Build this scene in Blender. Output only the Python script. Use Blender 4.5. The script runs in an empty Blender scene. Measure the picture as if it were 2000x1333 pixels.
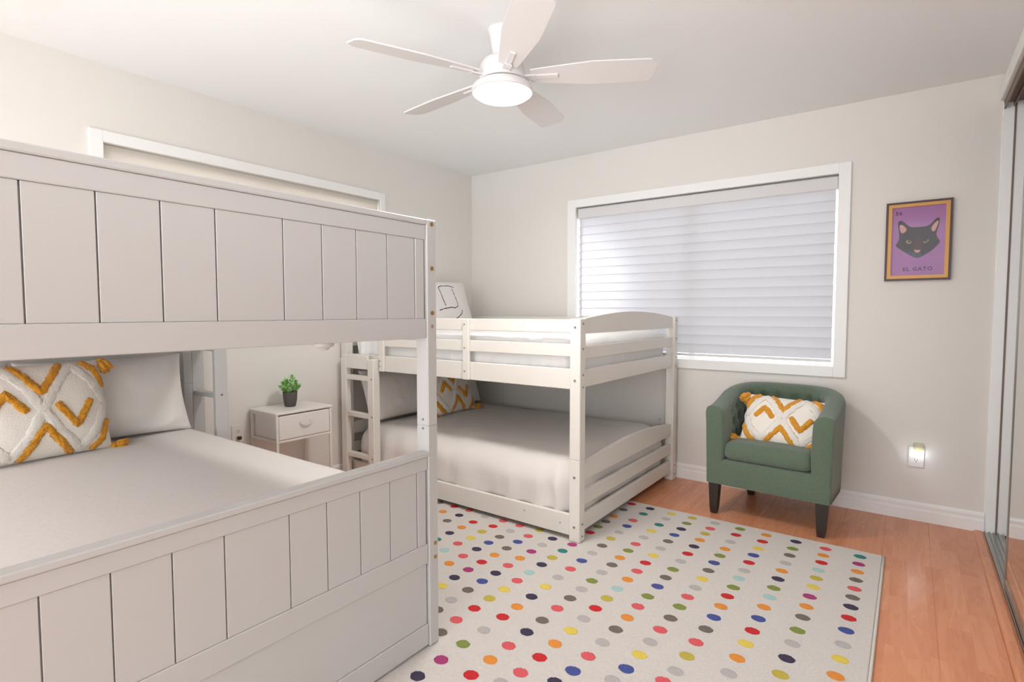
import bpy, bmesh, math, random
from mathutils import Vector, Matrix, noise
random.seed(7)
C = bpy.context.scene.collection
S = bpy.context.scene
PI = math.pi

# ------------------------------------------------------------------ camera, world, lights, exposure
cam_d = bpy.data.cameras.new('camera'); cam = bpy.data.objects.new('camera', cam_d); C.objects.link(cam)
yaw, pit, rol = -0.632726, -0.0530578, -0.00061267
fw = Vector((math.sin(yaw)*math.cos(pit), math.cos(yaw)*math.cos(pit), math.sin(pit)))
rt = Vector((math.cos(yaw), -math.sin(yaw), 0)); up = rt.cross(fw)
rt2 = rt*math.cos(rol)+up*math.sin(rol); up2 = -rt*math.sin(rol)+up*math.cos(rol)
M = Matrix((rt2, up2, -fw)).transposed().to_4x4(); M.translation = Vector((3.29127, -3.86269, 1.19943))
cam.matrix_world = M
cam_d.sensor_width = 36; cam_d.lens = 1062.54/2000*36; cam_d.clip_start = 0.02
S.camera = cam

W = bpy.data.worlds.new('world'); S.world = W; W.use_nodes = True
bgn = W.node_tree.nodes['Background']; bgn.inputs[0].default_value = (0.935, 0.97, 1.0, 1); bgn.inputs[1].default_value = 2.25
def light(name, kind, loc, energy, color, aim=None, **k):
    d = bpy.data.lights.new(name, kind); d.energy = energy; d.color = color
    for a, b in k.items(): setattr(d, a, b)
    o = bpy.data.objects.new(name, d); C.objects.link(o); o.location = loc
    if aim: o.rotation_euler = (Vector(aim)-Vector(loc)).to_track_quat('-Z', 'Y').to_euler()
    return o
FAN = (1.80, -1.90)
light('fan_bulb', 'AREA', (FAN[0], FAN[1], 2.128), 10, (1.0, 0.985, 0.96), shape='DISK', size=0.26)
light('added_glare_spot', 'SPOT', (0.2, 2.6, 1.9), 1600, (0.95, 0.98, 1.0), aim=(1.06, 0, 1.42), spot_size=math.radians(21), spot_blend=1.0, shadow_soft_size=0.25)  # added spot outside the back window, makes the glare on the shade
light('added_ceiling_fill', 'SPOT', (2.9, -4.6, 1.45), 82, (0.90, 0.95, 1.0), aim=(1.75, -1.5, 2.44), spot_size=math.radians(56), spot_blend=1.0, shadow_soft_size=0.45)  # added fill behind the camera, aimed at the ceiling; no such lamp in the room
light('hidden_bunk_fill', 'AREA', (1.2, -2.95, 1.33), 1.5, (0.98, 0.985, 1.0), aim=(1.2, -2.94, 3), shape='RECTANGLE', size=1.2, size_y=0.7)  # added fill hidden behind the upper bunk panels to lift the ceiling

S.view_settings.view_transform = 'Standard'; S.view_settings.look = 'None'
S.view_settings.gamma = 1.0; S.view_settings.use_curve_mapping = False
S.view_settings.exposure = 0.74

# ------------------------------------------------------------------ materials
def srgb(h):
    if isinstance(h, str): v = [int(h[i:i+2], 16)/255 for i in (0, 2, 4)]
    else: v = [c/255 for c in h]
    return tuple(c/12.92 if c <= .04045 else ((c+.055)/1.055)**2.4 for c in v)
def mat(name, col, rough=.5, metal=0, bump=0, scale=80, var=0, vscale=6, emit=None, es=0, spec=.5, sheen=0, coat=0, stretch=None, trans=0):
    m = bpy.data.materials.new(name); m.use_nodes = True; nt = m.node_tree; b = nt.nodes['Principled BSDF']
    c = srgb(col); b.inputs['Base Color'].default_value = (*c, 1); b.inputs['Roughness'].default_value = rough
    b.inputs['Metallic'].default_value = metal; b.inputs['Specular IOR Level'].default_value = spec
    if sheen: b.inputs['Sheen Weight'].default_value = sheen
    if coat: b.inputs['Coat Weight'].default_value = coat; b.inputs['Coat Roughness'].default_value = .1
    if emit: b.inputs['Emission Color'].default_value = (*srgb(emit), 1); b.inputs['Emission Strength'].default_value = es
    geo = nt.nodes.new('ShaderNodeTexCoord'); mp = nt.nodes.new('ShaderNodeMapping'); nt.links.new(geo.outputs['Object'], mp.inputs[0])
    if stretch: mp.inputs['Scale'].default_value = stretch
    if bump:
        n = nt.nodes.new('ShaderNodeTexNoise'); n.inputs['Scale'].default_value = scale; n.inputs['Detail'].default_value = 3
        nt.links.new(mp.outputs[0], n.inputs['Vector'])
        bp = nt.nodes.new('ShaderNodeBump'); bp.inputs['Strength'].default_value = bump; bp.inputs['Distance'].default_value = .004
        nt.links.new(n.outputs['Fac'], bp.inputs['Height']); nt.links.new(bp.outputs[0], b.inputs['Normal'])
    if var:
        n = nt.nodes.new('ShaderNodeTexNoise'); n.inputs['Scale'].default_value = vscale; n.inputs['Detail'].default_value = 4
        nt.links.new(mp.outputs[0], n.inputs['Vector'])
        r = nt.nodes.new('ShaderNodeMapRange'); r.inputs['From Min'].default_value = .3; r.inputs['From Max'].default_value = .7
        r.inputs['To Min'].default_value = 1-var; r.inputs['To Max'].default_value = 1+var
        nt.links.new(n.outputs['Fac'], r.inputs[0])
        mx = nt.nodes.new('ShaderNodeVectorMath'); mx.operation = 'SCALE'; mx.inputs[0].default_value = c
        nt.links.new(r.outputs[0], mx.inputs['Scale']); nt.links.new(mx.outputs[0], b.inputs['Base Color'])
    return m
def clear_mat(name, tint, gloss=.08, rough=.02):
    m = bpy.data.materials.new(name); m.use_nodes = True; nt = m.node_tree; nt.nodes.clear()
    o = nt.nodes.new('ShaderNodeOutputMaterial'); mx = nt.nodes.new('ShaderNodeMixShader'); t = nt.nodes.new('ShaderNodeBsdfTransparent'); g = nt.nodes.new('ShaderNodeBsdfGlossy')
    t.inputs[0].default_value = (*tint, 1); g.inputs['Roughness'].default_value = rough; mx.inputs[0].default_value = gloss
    nt.links.new(t.outputs[0], mx.inputs[1]); nt.links.new(g.outputs[0], mx.inputs[2]); nt.links.new(mx.outputs[0], o.inputs[0])
    return m
def shade_mat(name, col, tcol, f):
    m = bpy.data.materials.new(name); m.use_nodes = True; nt = m.node_tree; nt.nodes.clear()
    o = nt.nodes.new('ShaderNodeOutputMaterial'); mx = nt.nodes.new('ShaderNodeMixShader'); d = nt.nodes.new('ShaderNodeBsdfDiffuse'); t = nt.nodes.new('ShaderNodeBsdfTranslucent')
    d.inputs[0].default_value = (*srgb(col), 1); t.inputs[0].default_value = (*srgb(tcol), 1); mx.inputs[0].default_value = f
    w = nt.nodes.new('ShaderNodeTexNoise'); w.inputs['Scale'].default_value = 300; bp = nt.nodes.new('ShaderNodeBump'); bp.inputs['Strength'].default_value = .15
    nt.links.new(w.outputs['Fac'], bp.inputs['Height']); nt.links.new(bp.outputs[0], d.inputs['Normal'])
    nt.links.new(d.outputs[0], mx.inputs[1]); nt.links.new(t.outputs[0], mx.inputs[2]); nt.links.new(mx.outputs[0], o.inputs[0])
    return m
def wood_floor_mat():
    m = bpy.data.materials.new('laminate_wood'); m.use_nodes = True; nt = m.node_tree; b = nt.nodes['Principled BSDF']; N = nt.nodes; L = nt.links
    g = N.new('ShaderNodeNewGeometry'); mp = N.new('ShaderNodeMapping'); mp.inputs['Rotation'].default_value = (0, 0, PI/2); L.new(g.outputs['Position'], mp.inputs[0])
    br = N.new('ShaderNodeTexBrick'); br.inputs['Scale'].default_value = 1; br.inputs['Brick Width'].default_value = .42; br.inputs['Row Height'].default_value = .065
    br.inputs['Mortar Size'].default_value = .0006; br.offset = .37; br.offset_frequency = 2
    br.inputs['Color1'].default_value = (0, 0, 0, 1); br.inputs['Color2'].default_value = (1, 1, 1, 1); br.inputs['Mortar'].default_value = (.3, .3, .3, 1); L.new(mp.outputs[0], br.inputs[0])
    mp2 = N.new('ShaderNodeMapping'); mp2.inputs['Scale'].default_value = (9, 1.2, 1); L.new(g.outputs['Position'], mp2.inputs[0])
    oi = N.new('ShaderNodeVectorMath'); oi.operation = 'ADD'; L.new(mp2.outputs[0], oi.inputs[0])
    sc = N.new('ShaderNodeVectorMath'); sc.operation = 'SCALE'; sc.inputs['Scale'].default_value = 7; L.new(br.outputs['Color'], sc.inputs[0]); L.new(sc.outputs[0], oi.inputs[1])
    n = N.new('ShaderNodeTexNoise'); n.inputs['Scale'].default_value = 1.6; n.inputs['Detail'].default_value = 6; n.inputs['Distortion'].default_value = 1.4; L.new(oi.outputs[0], n.inputs['Vector'])
    wv = N.new('ShaderNodeMath'); wv.operation = 'MULTIPLY'; wv.inputs[1].default_value = 26; L.new(n.outputs['Fac'], wv.inputs[0])
    sn = N.new('ShaderNodeMath'); sn.operation = 'SINE'; L.new(wv.outputs[0], sn.inputs[0])
    r = N.new('ShaderNodeValToRGB'); r.color_ramp.elements[0].color = (*srgb((206, 128, 88)), 1); r.color_ramp.elements[1].color = (*srgb((232, 162, 122)), 1)
    m1 = N.new('ShaderNodeMath'); m1.operation = 'MULTIPLY_ADD'; m1.inputs[1].default_value = .13; m1.inputs[2].default_value = .5; L.new(sn.outputs[0], m1.inputs[0])
    m2 = N.new('ShaderNodeMath'); m2.operation = 'MULTIPLY_ADD'; m2.inputs[1].default_value = .45; L.new(br.outputs['Color'], m2.inputs[0]); L.new(m1.outputs[0], m2.inputs[2])
    m3 = N.new('ShaderNodeMath'); m3.operation = 'SUBTRACT'; m3.inputs[1].default_value = .22; L.new(m2.outputs[0], m3.inputs[0]); L.new(m3.outputs[0], r.inputs[0])
    L.new(r.outputs[0], b.inputs['Base Color']); b.inputs['Roughness'].default_value = .24; b.inputs['Specular IOR Level'].default_value = .45
    return m
M_wall = mat('wall_paint', (234, 230, 224), .75, bump=.06, scale=120)
M_ceil = mat('ceiling_paint', (248, 248, 247), .85, bump=.05, scale=90)
M_trim = mat('trim_paint', (248, 247, 245), .4)
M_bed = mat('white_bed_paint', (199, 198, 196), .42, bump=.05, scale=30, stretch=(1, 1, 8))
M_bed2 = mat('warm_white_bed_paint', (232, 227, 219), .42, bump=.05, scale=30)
M_sheet = mat('white_linen', (226, 220, 215), .9, bump=.25, scale=35, sheen=.2)
M_quilt = mat('white_quilt', (246, 245, 244), .9, bump=.3, scale=25, sheen=.2)
M_pillow = mat('pillow_cotton', (236, 232, 228), .9, bump=.2, scale=30, sheen=.2)
M_cream = mat('cream_cushion_cloth', (244, 237, 227), .95, bump=.5, scale=160, sheen=.3)
M_creamtuft = mat('cream_tufted_yarn', (248, 242, 233), .95, bump=1, scale=260, sheen=.4)
M_mustard = mat('mustard_tufted_yarn', (232, 160, 40), .95, bump=1, scale=260, var=.18, vscale=120, sheen=.3)
M_black = mat('black_ink', (30, 30, 34), .8)
M_green = mat('green_upholstery', (96, 112, 94), .95, bump=.5, scale=400, var=.14, vscale=160, sheen=.35)
M_leg = mat('espresso_wood', (48, 38, 33), .4)
M_brass = mat('brass_bolt', (176, 146, 92), .35, metal=.8)
M_steel = mat('steel_bolt', (150, 148, 146), .35, metal=.8)
M_plug = mat('pink_hole_plug', (176, 140, 140), .6)
M_alu = mat('brushed_aluminium', (178, 178, 174), .32, metal=.9)
M_mirror = mat('mirror_silver', (232, 234, 232), .01, metal=1)
M_rug = mat('cream_rug_pile', (226, 218, 211), .97, bump=1, scale=420, var=.05, vscale=90, sheen=.3)
M_edge = mat('rug_binding', (222, 215, 206), .9, bump=.5, scale=200)
M_fan = mat('fan_white', (230, 226, 224), .45)
M_lens = mat('fan_lens', (255, 255, 250), .4, emit=(255, 250, 242), es=3)
M_slot = mat('dark_slot', (70, 62, 58), .7)
M_plate = mat('outlet_plastic', (232, 226, 222), .4)
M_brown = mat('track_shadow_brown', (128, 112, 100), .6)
M_night = mat('night_light_glow', (255, 255, 255), .4, emit=(228, 240, 255), es=4)
M_nightg = mat('night_light_sensor', (190, 220, 120), .4, emit=(200, 240, 90), es=1.2)
M_nclear = clear_mat('clear_plastic', (.9, .88, .84), .12, .15)
M_glass = clear_mat('window_glass', (.97, .98, .98), .05)
M_pglass = clear_mat('picture_glass', (.985, .98, .985), .014, .03)
M_gold = mat('gold_frame', (188, 138, 76), .38, metal=.35)
M_dframe = mat('dark_wood_frame', (74, 48, 44), .4)
M_purple = mat('purple_print', (170, 112, 172), .6, var=.05, vscale=9)
M_cat = mat('cat_fur_print', (62, 52, 52), .7, var=.15, vscale=30)
M_catmuz = mat('cat_muzzle_print', (86, 62, 56), .7, var=.1, vscale=40)
M_catjaw = mat('cat_jaw_print', (78, 80, 98), .7)
M_pink = mat('pink_print', (214, 158, 150), .7)
M_eye = mat('cat_eye_print', (150, 140, 92), .6)
M_pupil = mat('pupil_print', (36, 28, 30), .6)
M_text = mat('print_ink', (76, 36, 74), .6)
M_pot = mat('dark_grey_pot', (84, 78, 76), .55, bump=.15, scale=150)
M_leaf = mat('plant_leaf', (130, 192, 104), .5, var=.25, vscale=45)
M_leafl = mat('plant_leaf_light', (204, 238, 172), .5)
M_metalw = mat('white_powder_coat', (230, 224, 214), .45)
M_drawer = mat('white_drawer_fabric', (230, 224, 219), .85, bump=.3, scale=300)
M_ttop = mat('white_tabletop', (230, 224, 218), .4, var=.02, vscale=20)
M_handle = mat('drawer_pull', (212, 202, 198), .5)
M_fold = shade_mat('shade_fabric', (182, 177, 176), (232, 232, 240), .155)
M_val = mat('shade_valance', (222, 220, 220), .6)
M_roller = shade_mat('roller_fabric', (230, 224, 217), (236, 230, 222), .40)
M_floor = wood_floor_mat()
M_sub = mat('subfloor', (110, 74, 52), .7)
M_out = mat('outside_stucco', (200, 196, 190), .9)

# ------------------------------------------------------------------ mesh helpers
class MB:
    def __init__(s): s.v = []; s.f = []; s.mi = []
    def add(s, vs, fs, mi=0):
        o = len(s.v); s.v += [tuple(p) for p in vs]; s.f += [tuple(o+i for i in f) for f in fs]; s.mi += [mi]*len(fs); return s
    def box(s, x0, x1, y0, y1, z0, z1, b=.003, mi=0):
        x0, x1 = min(x0, x1), max(x0, x1); y0, y1 = min(y0, y1), max(y0, y1); z0, z1 = min(z0, z1), max(z0, z1)
        b = min(b, (x1-x0)*.3, (y1-y0)*.3, (z1-z0)*.3); L = [(x0, x1), (y0, y1), (z0, z1)]
        vs = []; idx = {}
        for a in (0, 1):
            for c in (0, 1):
                for d in (0, 1):
                    for ax in range(3):
                        p = []
                        for k, sgn in enumerate((a, c, d)):
                            e = L[k][sgn]
                            if k != ax: e += b*(1 if sgn == 0 else -1)
                            p.append(e)
                        idx[(a, c, d, ax)] = len(vs); vs.append(p)
        fs = []
        cen = Vector(((x0+x1)/2, (y0+y1)/2, (z0+z1)/2))
        def face(ids):
            P = [Vector(vs[i]) for i in ids]; n = (P[1]-P[0]).cross(P[2]-P[0]); m = sum(P, Vector())/len(P)
            fs.append(ids if n.dot(m-cen) > 0 else ids[::-1])
        for ax in range(3):
            o1, o2 = [k for k in range(3) if k != ax]
            for sg in (0, 1):
                ids = []
                for p, q in ((0, 0), (1, 0), (1, 1), (0, 1)):
                    t = [0, 0, 0]; t[ax] = sg; t[o1] = p; t[o2] = q; ids.append(idx[(*t, ax)])
                face(ids)
            for p in (0, 1):
                for q in (0, 1):
                    a_ = [0, 0, 0]; b_ = [0, 0, 0]; a_[o1] = b_[o1] = p; a_[o2] = b_[o2] = q; b_[ax] = 1
                    face([idx[(*a_, o1)], idx[(*b_, o1)], idx[(*b_, o2)], idx[(*a_, o2)]])
        for a in (0, 1):
            for c in (0, 1):
                for d in (0, 1): face([idx[(a, c, d, 0)], idx[(a, c, d, 1)], idx[(a, c, d, 2)]])
        return s.add(vs, fs, mi)
    def loft(s, rings, cap=True, closed=True, mi=0):
        n = len(rings[0]); vs = [p for r in rings for p in r]; fs = []
        for i in range(len(rings)-1):
            for j in range(n if closed else n-1):
                k = (j+1) % n; fs.append((i*n+j, i*n+k, (i+1)*n+k, (i+1)*n+j))
        if cap and closed: fs.append(tuple(range(n))[::-1]); fs.append(tuple((len(rings)-1)*n+j for j in range(n)))
        return s.add(vs, fs, mi)
    def cyl(s, c, axis, r, h, n=14, r2=None, mi=0):
        ax = Vector(axis).normalized(); a = ax.orthogonal().normalized(); b = ax.cross(a); c = Vector(c); r2 = r if r2 is None else r2
        rg = [[c+ax*t*h+(a*math.cos(2*PI*k/n)+b*math.sin(2*PI*k/n))*q for k in range(n)] for t, q in ((0, r), (1, r2))]
        return s.loft(rg, mi=mi)
    def lathe(s, c, prof, n=32, mi=0):
        return s.loft([[(c[0]+r*math.cos(2*PI*k/n), c[1]+r*math.sin(2*PI*k/n), c[2]+z) for k in range(n)] for r, z in prof], mi=mi)
    def tube(s, pts, r, n=8, mi=0, jit=0):
        pts = [Vector(p) for p in pts]; rg = []; a = None
        for i, p in enumerate(pts):
            t = (pts[min(i+1, len(pts)-1)]-pts[max(i-1, 0)]).normalized()
            a = t.orthogonal().normalized() if a is None else (a-t*a.dot(t)).normalized()
            b = t.cross(a); q = r[i] if isinstance(r, (list, tuple)) else r
            rg.append([p+(a*math.cos(2*PI*k/n)+b*math.sin(2*PI*k/n))*(q*(1+random.uniform(-jit, jit))) for k in range(n)])
        return s.loft(rg, mi=mi)
    def prism(s, pts, axis, d0, d1, mi=0):          # pts 2D, extruded along axis (0,1,2)
        def P(p, d):
            q = list(p); q.insert(axis, d); return q
        n = len(pts); vs = [P(p, d0) for p in pts]+[P(p, d1) for p in pts]
        fs = [tuple(range(n)), tuple(range(2*n-1, n-1, -1))]+[(j, (j+1) % n+0, (j+1) % n+n, j+n) for j in range(n)]
        return s.add(vs, fs, mi)
    def build(s, name, m, parent=None, smooth=False, label=None, kind=None, fixn=False):
        me = bpy.data.meshes.new(name); off = Vector(parent['_o']) if parent is not None and '_o' in parent else Vector()
        me.from_pydata([tuple(Vector(p)-off) for p in s.v], [], s.f)
        ms = m if isinstance(m, (list, tuple)) else [m]
        for x in ms: me.materials.append(x)
        if len(ms) > 1:
            for p, i in zip(me.polygons, s.mi): p.material_index = i
        if fixn:
            bm = bmesh.new(); bm.from_mesh(me); bmesh.ops.recalc_face_normals(bm, faces=bm.faces); bm.to_mesh(me); bm.free()
        if smooth: me.shade_smooth()
        me.update(); o = bpy.data.objects.new(name, me); C.objects.link(o)
        if smooth == 'auto':
            for e in me.edges: pass
            me.set_sharp_from_angle(angle=math.radians(40))
        if parent is not None: o.parent = parent; o['_o'] = tuple(off)
        if label: o['label'] = label
        if kind: o['kind'] = kind
        return o
def thing(name, label, cat, loc, group=None):
    o = bpy.data.objects.new(name, None); C.objects.link(o); o.location = loc; o.empty_display_size = .1
    o['label'] = label; o['category'] = cat; o['_o'] = tuple(loc)
    if group: o['group'] = group
    return o
def tag(o, label, cat, group=None):
    o['label'] = label; o['category'] = cat
    if group: o['group'] = group
    return o
def struct(name, mb, m, **k):
    o = mb.build(name, m, **k); o['kind'] = 'structure'; return o
def B(*a, **k): return MB().box(*a, **k)
def bolt(parent, p, axis, r=.007, m=None, name='bolt', h=.0025):
    mb = MB(); ax = Vector(axis).normalized(); P = Vector(p)
    mb.cyl(P-ax*.002, axis, r, h+.002, n=12); mb.cyl(P+ax*h*.9, axis, r*.45, .0006, n=6)
    return mb.build(name, m or M_steel, parent)
DOTS = '952,-1437,D;1072,-1435,R;1188,-1431,P;1075,-1539,O;1193,-1525,N;1326,-1447,L;1194,-1628,D;1326,-1556,R;1452,-1441,P;1324,-1652,O;1454,-1537,R;1568,-1442,P;1323,-1747,N;1451,-1630,M;1570,-1532,L;1693,-1430,M;1456,-1729,Y;1571,-1629,D;1687,-1531,P;1809,-1483,N;1448,-1822,P;1570,-1720,B;1685,-1623,B;1808,-1580,L;1929,-1485,V;1446,-1917,A;1569,-1815,N;1685,-1718,D;1806,-1675,V;1927,-1578,T;1565,-1913,P;1682,-1814,O;1803,-1769,O;1925,-1672,M;1564,-2011,O;1679,-1909,R;1801,-1864,P;1924,-1763,N;1678,-2005,V;1801,-1957,N;1921,-1861,A;2055,-1721,P;1677,-2098,N;1799,-2051,B;1920,-1956,P;2051,-1823,L;1682,-2186,Y;1797,-2145,D;1919,-2049,Y;2050,-1925,Y;2057,-1616,B;1794,-2246,L;1915,-2145,M;2048,-2030,N;2186,-1853,L;1913,-2240,R;2044,-2129,O;2181,-2044,P;2184,-1946,D;1909,-2344,P;2042,-2222,R;2179,-2150,D;2305,-1953,R;1918,-2439,D;2039,-2334,L;2175,-2249,N;2303,-2046,L;2033,-2444,G;2170,-2356,P;2303,-2145,Y;2434,-2038,D;2031,-2555,V;2166,-2456,O;2297,-2248,O;2431,-2140,L;2027,-2661,N;2164,-2554,R;2295,-2345,R;2288,-2449,P;2424,-2339,B;2427,-2241,P;2562,-2225,B;2436,-1940,O;2308,-1857,M;2188,-1762,G;2309,-1759,A;2187,-1665,L;2310,-1658,O;2192,-1570,D;2058,-1513,L;2190,-1479,O;2058,-1407,D;2190,-1383,G;2055,-1301,M;1929,-1295,R;1927,-1199,G;1929,-1105,D;1929,-1006,O;1930,-875,D;1930,-754,R;2055,-1200,L;2054,-1096,B;2047,-999,P;2405,-2422,N;2549,-2304,L;2266,-2527,L;2571,-769,G;2573,-865,R;2573,-974,L;2574,-1079,O;2574,-1172,G;2574,-1265,B;2575,-1360,D;2577,-1456,Y;2576,-1552,L;2574,-1648,P;2574,-1743,G;2573,-1844,D;2569,-1943,P;2568,-2036,L;2567,-2129,Y;2436,-765,L;2437,-860,P;2436,-947,M;2438,-1045,O;2439,-1141,N;2440,-1243,R;2440,-1343,L;2440,-1445,G;2440,-1540,D;2441,-1638,B;2439,-1742,G;2437,-1840,P;2308,-763,M;2309,-863,G;2311,-959,N;2309,-1060,B;2310,-1158,D;2311,-1263,L;2313,-1361,Y;2311,-1458,R;2312,-1560,P;2188,-770,Y;2189,-866,L;2191,-974,T;2189,-1081,Y;2188,-1186,L;2188,-1289,P;2054,-764,N;2055,-870,T;2684,-2213,P;3127,-781,T;3127,-877,V;3128,-970,O;3129,-1064,D;3130,-1159,P;3130,-1247,D;3131,-1337,N;3131,-1435,R;3132,-1538,B;3130,-1646,L;3131,-1746,Y;3128,-1855,O;2980,-780,P;2981,-871,O;2983,-963,R;2983,-1057,A;2985,-1150,M;2986,-1245,Y;2985,-1344,V;2986,-1439,O;2986,-1535,D;2985,-1644,G;2983,-1745,L;2983,-1850,N;2981,-1954,M;2846,-773,N;2847,-875,G;2848,-967,D;2848,-1070,L;2848,-1165,O;2849,-1258,N;2850,-1356,G;2851,-1448,A;2849,-1545,O;2850,-1646,B;2849,-1747,R;2849,-1844,Y;2845,-1948,O;2843,-2047,L;2704,-774,O;2705,-872,R;2707,-975,Y;2706,-1069,B;2706,-1165,R;2708,-1264,L;2707,-1356,A;2708,-1453,G;2707,-1544,R;2707,-1642,O;2708,-1739,B;2706,-1838,D;2702,-1941,P;2702,-2039,M;2698,-2140,L'

# ------------------------------------------------------------------ setting
H = 2.44; XR = 3.645; YN = -5.6; T = .12
fl = struct('floor', B(-T, 4.4, YN, T, -.08, -.012, .001), M_sub)
pw = .195; k = 0; ends = [.0, .4, .8, .2, .6]
plank_meshes = {}
for i in range(19):
    x0 = XR-.045-(i+1)*pw; x1 = x0+pw
    if x0 < 0: x0 = 0
    y = 0-ends[i % 5]*1.22
    segs = []; top = 0.0
    while top > YN:
        bot = max(YN, (y-1.22) if top == 0 and y < 0 and False else (top-1.22 if segs or ends[i % 5] == 0 else -ends[i % 5]*1.22))
        segs.append((bot, top)); top = bot
    for (a, b_) in segs:
        key = (round(x1-x0, 4), round(b_-a, 3))
        if key not in plank_meshes:
            o = B(0, x1-x0, 0, b_-a, -.012, 0, .0012).build('plank', M_floor, fl); plank_meshes[key] = o.data
        else:
            o = bpy.data.objects.new('plank', plank_meshes[key]); C.objects.link(o); o.parent = fl
        o.location = (x0, a, 0)
ceiling = struct('ceiling', B(-T, 4.4, YN, T, H, H+.1, 0), M_ceil)
wb = MB()   # back wall, hole x 1.10..2.916, z .862..2.035
wb.box(-T, 1.10, 0, T, 0, H, 0); wb.box(2.916, 4.4, 0, T, 0, H, 0); wb.box(1.10, 2.916, 0, T, 0, .862, 0); wb.box(1.10, 2.916, 0, T, 2.035, H, 0)
struct('wall_back', wb, M_wall)
wl = MB()   # left wall, hole y -2.84..-1.082, z 1.06..2.05
wl.box(-T, 0, -1.082, 0, 0, H, 0); wl.box(-T, 0, YN, -2.84, 0, H, 0); wl.box(-T, 0, -2.84, -1.082, 0, 1.06, 0); wl.box(-T, 0, -2.84, -1.082, 2.05, H, 0)
struct('wall_left', wl, M_wall)
wr = MB(); wr.box(XR, XR+.10, YN, 0, 2.30, H, 0); wr.box(XR, XR+.10, YN, -3.60, 0, 2.30, 0)
wr.box(4.30, 4.4, YN, 0, 0, H, 0)
struct('wall_right', wr, M_wall)
# baseboards with a stepped profile
prof = [(0, 0), (-.016, 0), (-.016, .062), (-.011, .068), (-.011, .078), (-.013, .084), (-.013, .094), (-.009, .102), (-.004, .107), (0, .107)]
mb = MB(); mb.prism(prof, 0, 0.0, XR, 0)
struct('baseboard_back', mb, M_trim, fixn=True)
mb = MB(); vs = []
P2 = [(-p[0], p[1]) for p in prof]; n = len(P2)
mb.add([(p[0], YN, p[1]) for p in P2]+[(p[0], -.017, p[1]) for p in P2], [tuple(range(n)), tuple(range(2*n-1, n-1, -1))]+[(j, (j+1) % n, (j+1) % n+n, j+n) for j in range(n)])
struct('baseboard_left', mb, M_trim, fixn=True)
mb = MB(); mb.prism([(XR-.045, 0), (XR-.041, .007), (XR-.03, .010), (XR-.012, .010), (XR, .004), (XR, 0)], 1, YN, -.017)
struct('trim_1', mb, M_floor, fixn=True)     # wooden threshold strip along the closet

# window in the back wall
w1 = struct('window_1', MB().box(1.10, 2.916, .085, .115, .862, .874, .002).box(1.10, 2.916, .085, .115, 2.0, 2.035, .002).box(1.10, 1.112, .085, .115, .874, 2.0, .002).box(2.905, 2.916, .085, .115, .874, 2.0, .002).box(1.99, 2.03, .085, .115, .874, 2.0, .002), M_trim)
B(1.112, 1.99, .098, .102, .874, 2.0, 0).build('pane', M_glass, w1); B(2.03, 2.905, .098, .102, .874, 2.0, 0).build('pane', M_glass, w1)
cs = MB(); cs.box(1.026, 1.101, -.018, 0, .798, 2.097, .003); B
cs.build('casing', M_trim, w1)
for bx in ((2.914, 2.979, -.018, 0, .798, 2.097), (1.101, 2.914, -.018, 0, 2.034, 2.097), (1.101, 2.914, -.018, 0, .798, .863)):
    B(*bx).build('casing', M_trim, w1)
# window in the left wall
w2 = struct('window_2', MB().box(-.115, -.085, -2.84, -1.082, 1.06, 1.10, .002).box(-.115, -.085, -2.84, -1.082, 2.01, 2.05, .002).box(-.115, -.085, -2.84, -2.80, 1.1, 2.01, .002).box(-.115, -.085, -1.122, -1.082, 1.1, 2.01, .002).box(-.115, -.085, -1.98, -1.94, 1.1, 2.01, .002), M_trim)
B(-.102, -.098, -2.80, -1.98, 1.1, 2.01, 0).build('pane', M_glass, w2); B(-.102, -.098, -1.94, -1.122, 1.1, 2.01, 0).build('pane', M_glass, w2)
for bx in ((0, .018, -2.90, -2.84, 1.0, 2.108), (0, .018, -1.082, -1.035, 1.0, 2.108), (0, .018, -2.84, -1.082, 2.05, 2.108), (0, .018, -2.84, -1.082, 1.0, 1.06)):
    B(*bx).build('casing', M_trim, w2)
# pleated shade in the back window
sh = thing('window_shade', 'wide white pleated fabric shade lowered over the window behind the low bunk bed', 'window shade', (2.0, .04, 2.03))
B(1.106, 2.911, .008, .07, 1.945, 2.026, .006).build('valance', M_val, sh)
zt = 1.945; nf = 16; ph = (1.945-.905)/nf
def fold(zt):
    pr = [(.036, zt+.001), (.024, zt+.004), (.0195, zt+.001)]
    for k in range(1, 8):
        t = k/7; pr.append((.0195+.0145*t**1.3, zt-t*(ph-.001)))
    r0 = [(1.118, y, z) for y, z in pr]; r1 = [(2.898, y, z) for y, z in pr]
    m_ = MB(); m_.loft([r0, r1], cap=False, closed=False); return m_
for i in range(nf):
    fold(zt-i*ph).build('fold', M_fold, sh, smooth=True)
B(1.118, 2.898, .026, .042, .885, .903, .003).build('bottom_rail', M_val, sh)
# roller shade in the left window
s2 = thing('roller_shade', 'beige roller shade in the window above the tall panelled bunk bed', 'window shade', (-.04, -1.96, 2.04))
mb = MB(); mb.cyl((-.040, -2.830, 2.022), (0, 1, 0), .022, 1.738, n=16); mb.build('roller', M_roller, s2, smooth='auto')
B(-.014, -.010, -2.832, -1.090, 1.10, 2.043, 0).build('fabric', M_roller, s2)
B(-.020, -.004, -2.832, -1.090, 1.08, 1.10, .003).build('bottom_rail', M_val, s2)

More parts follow.
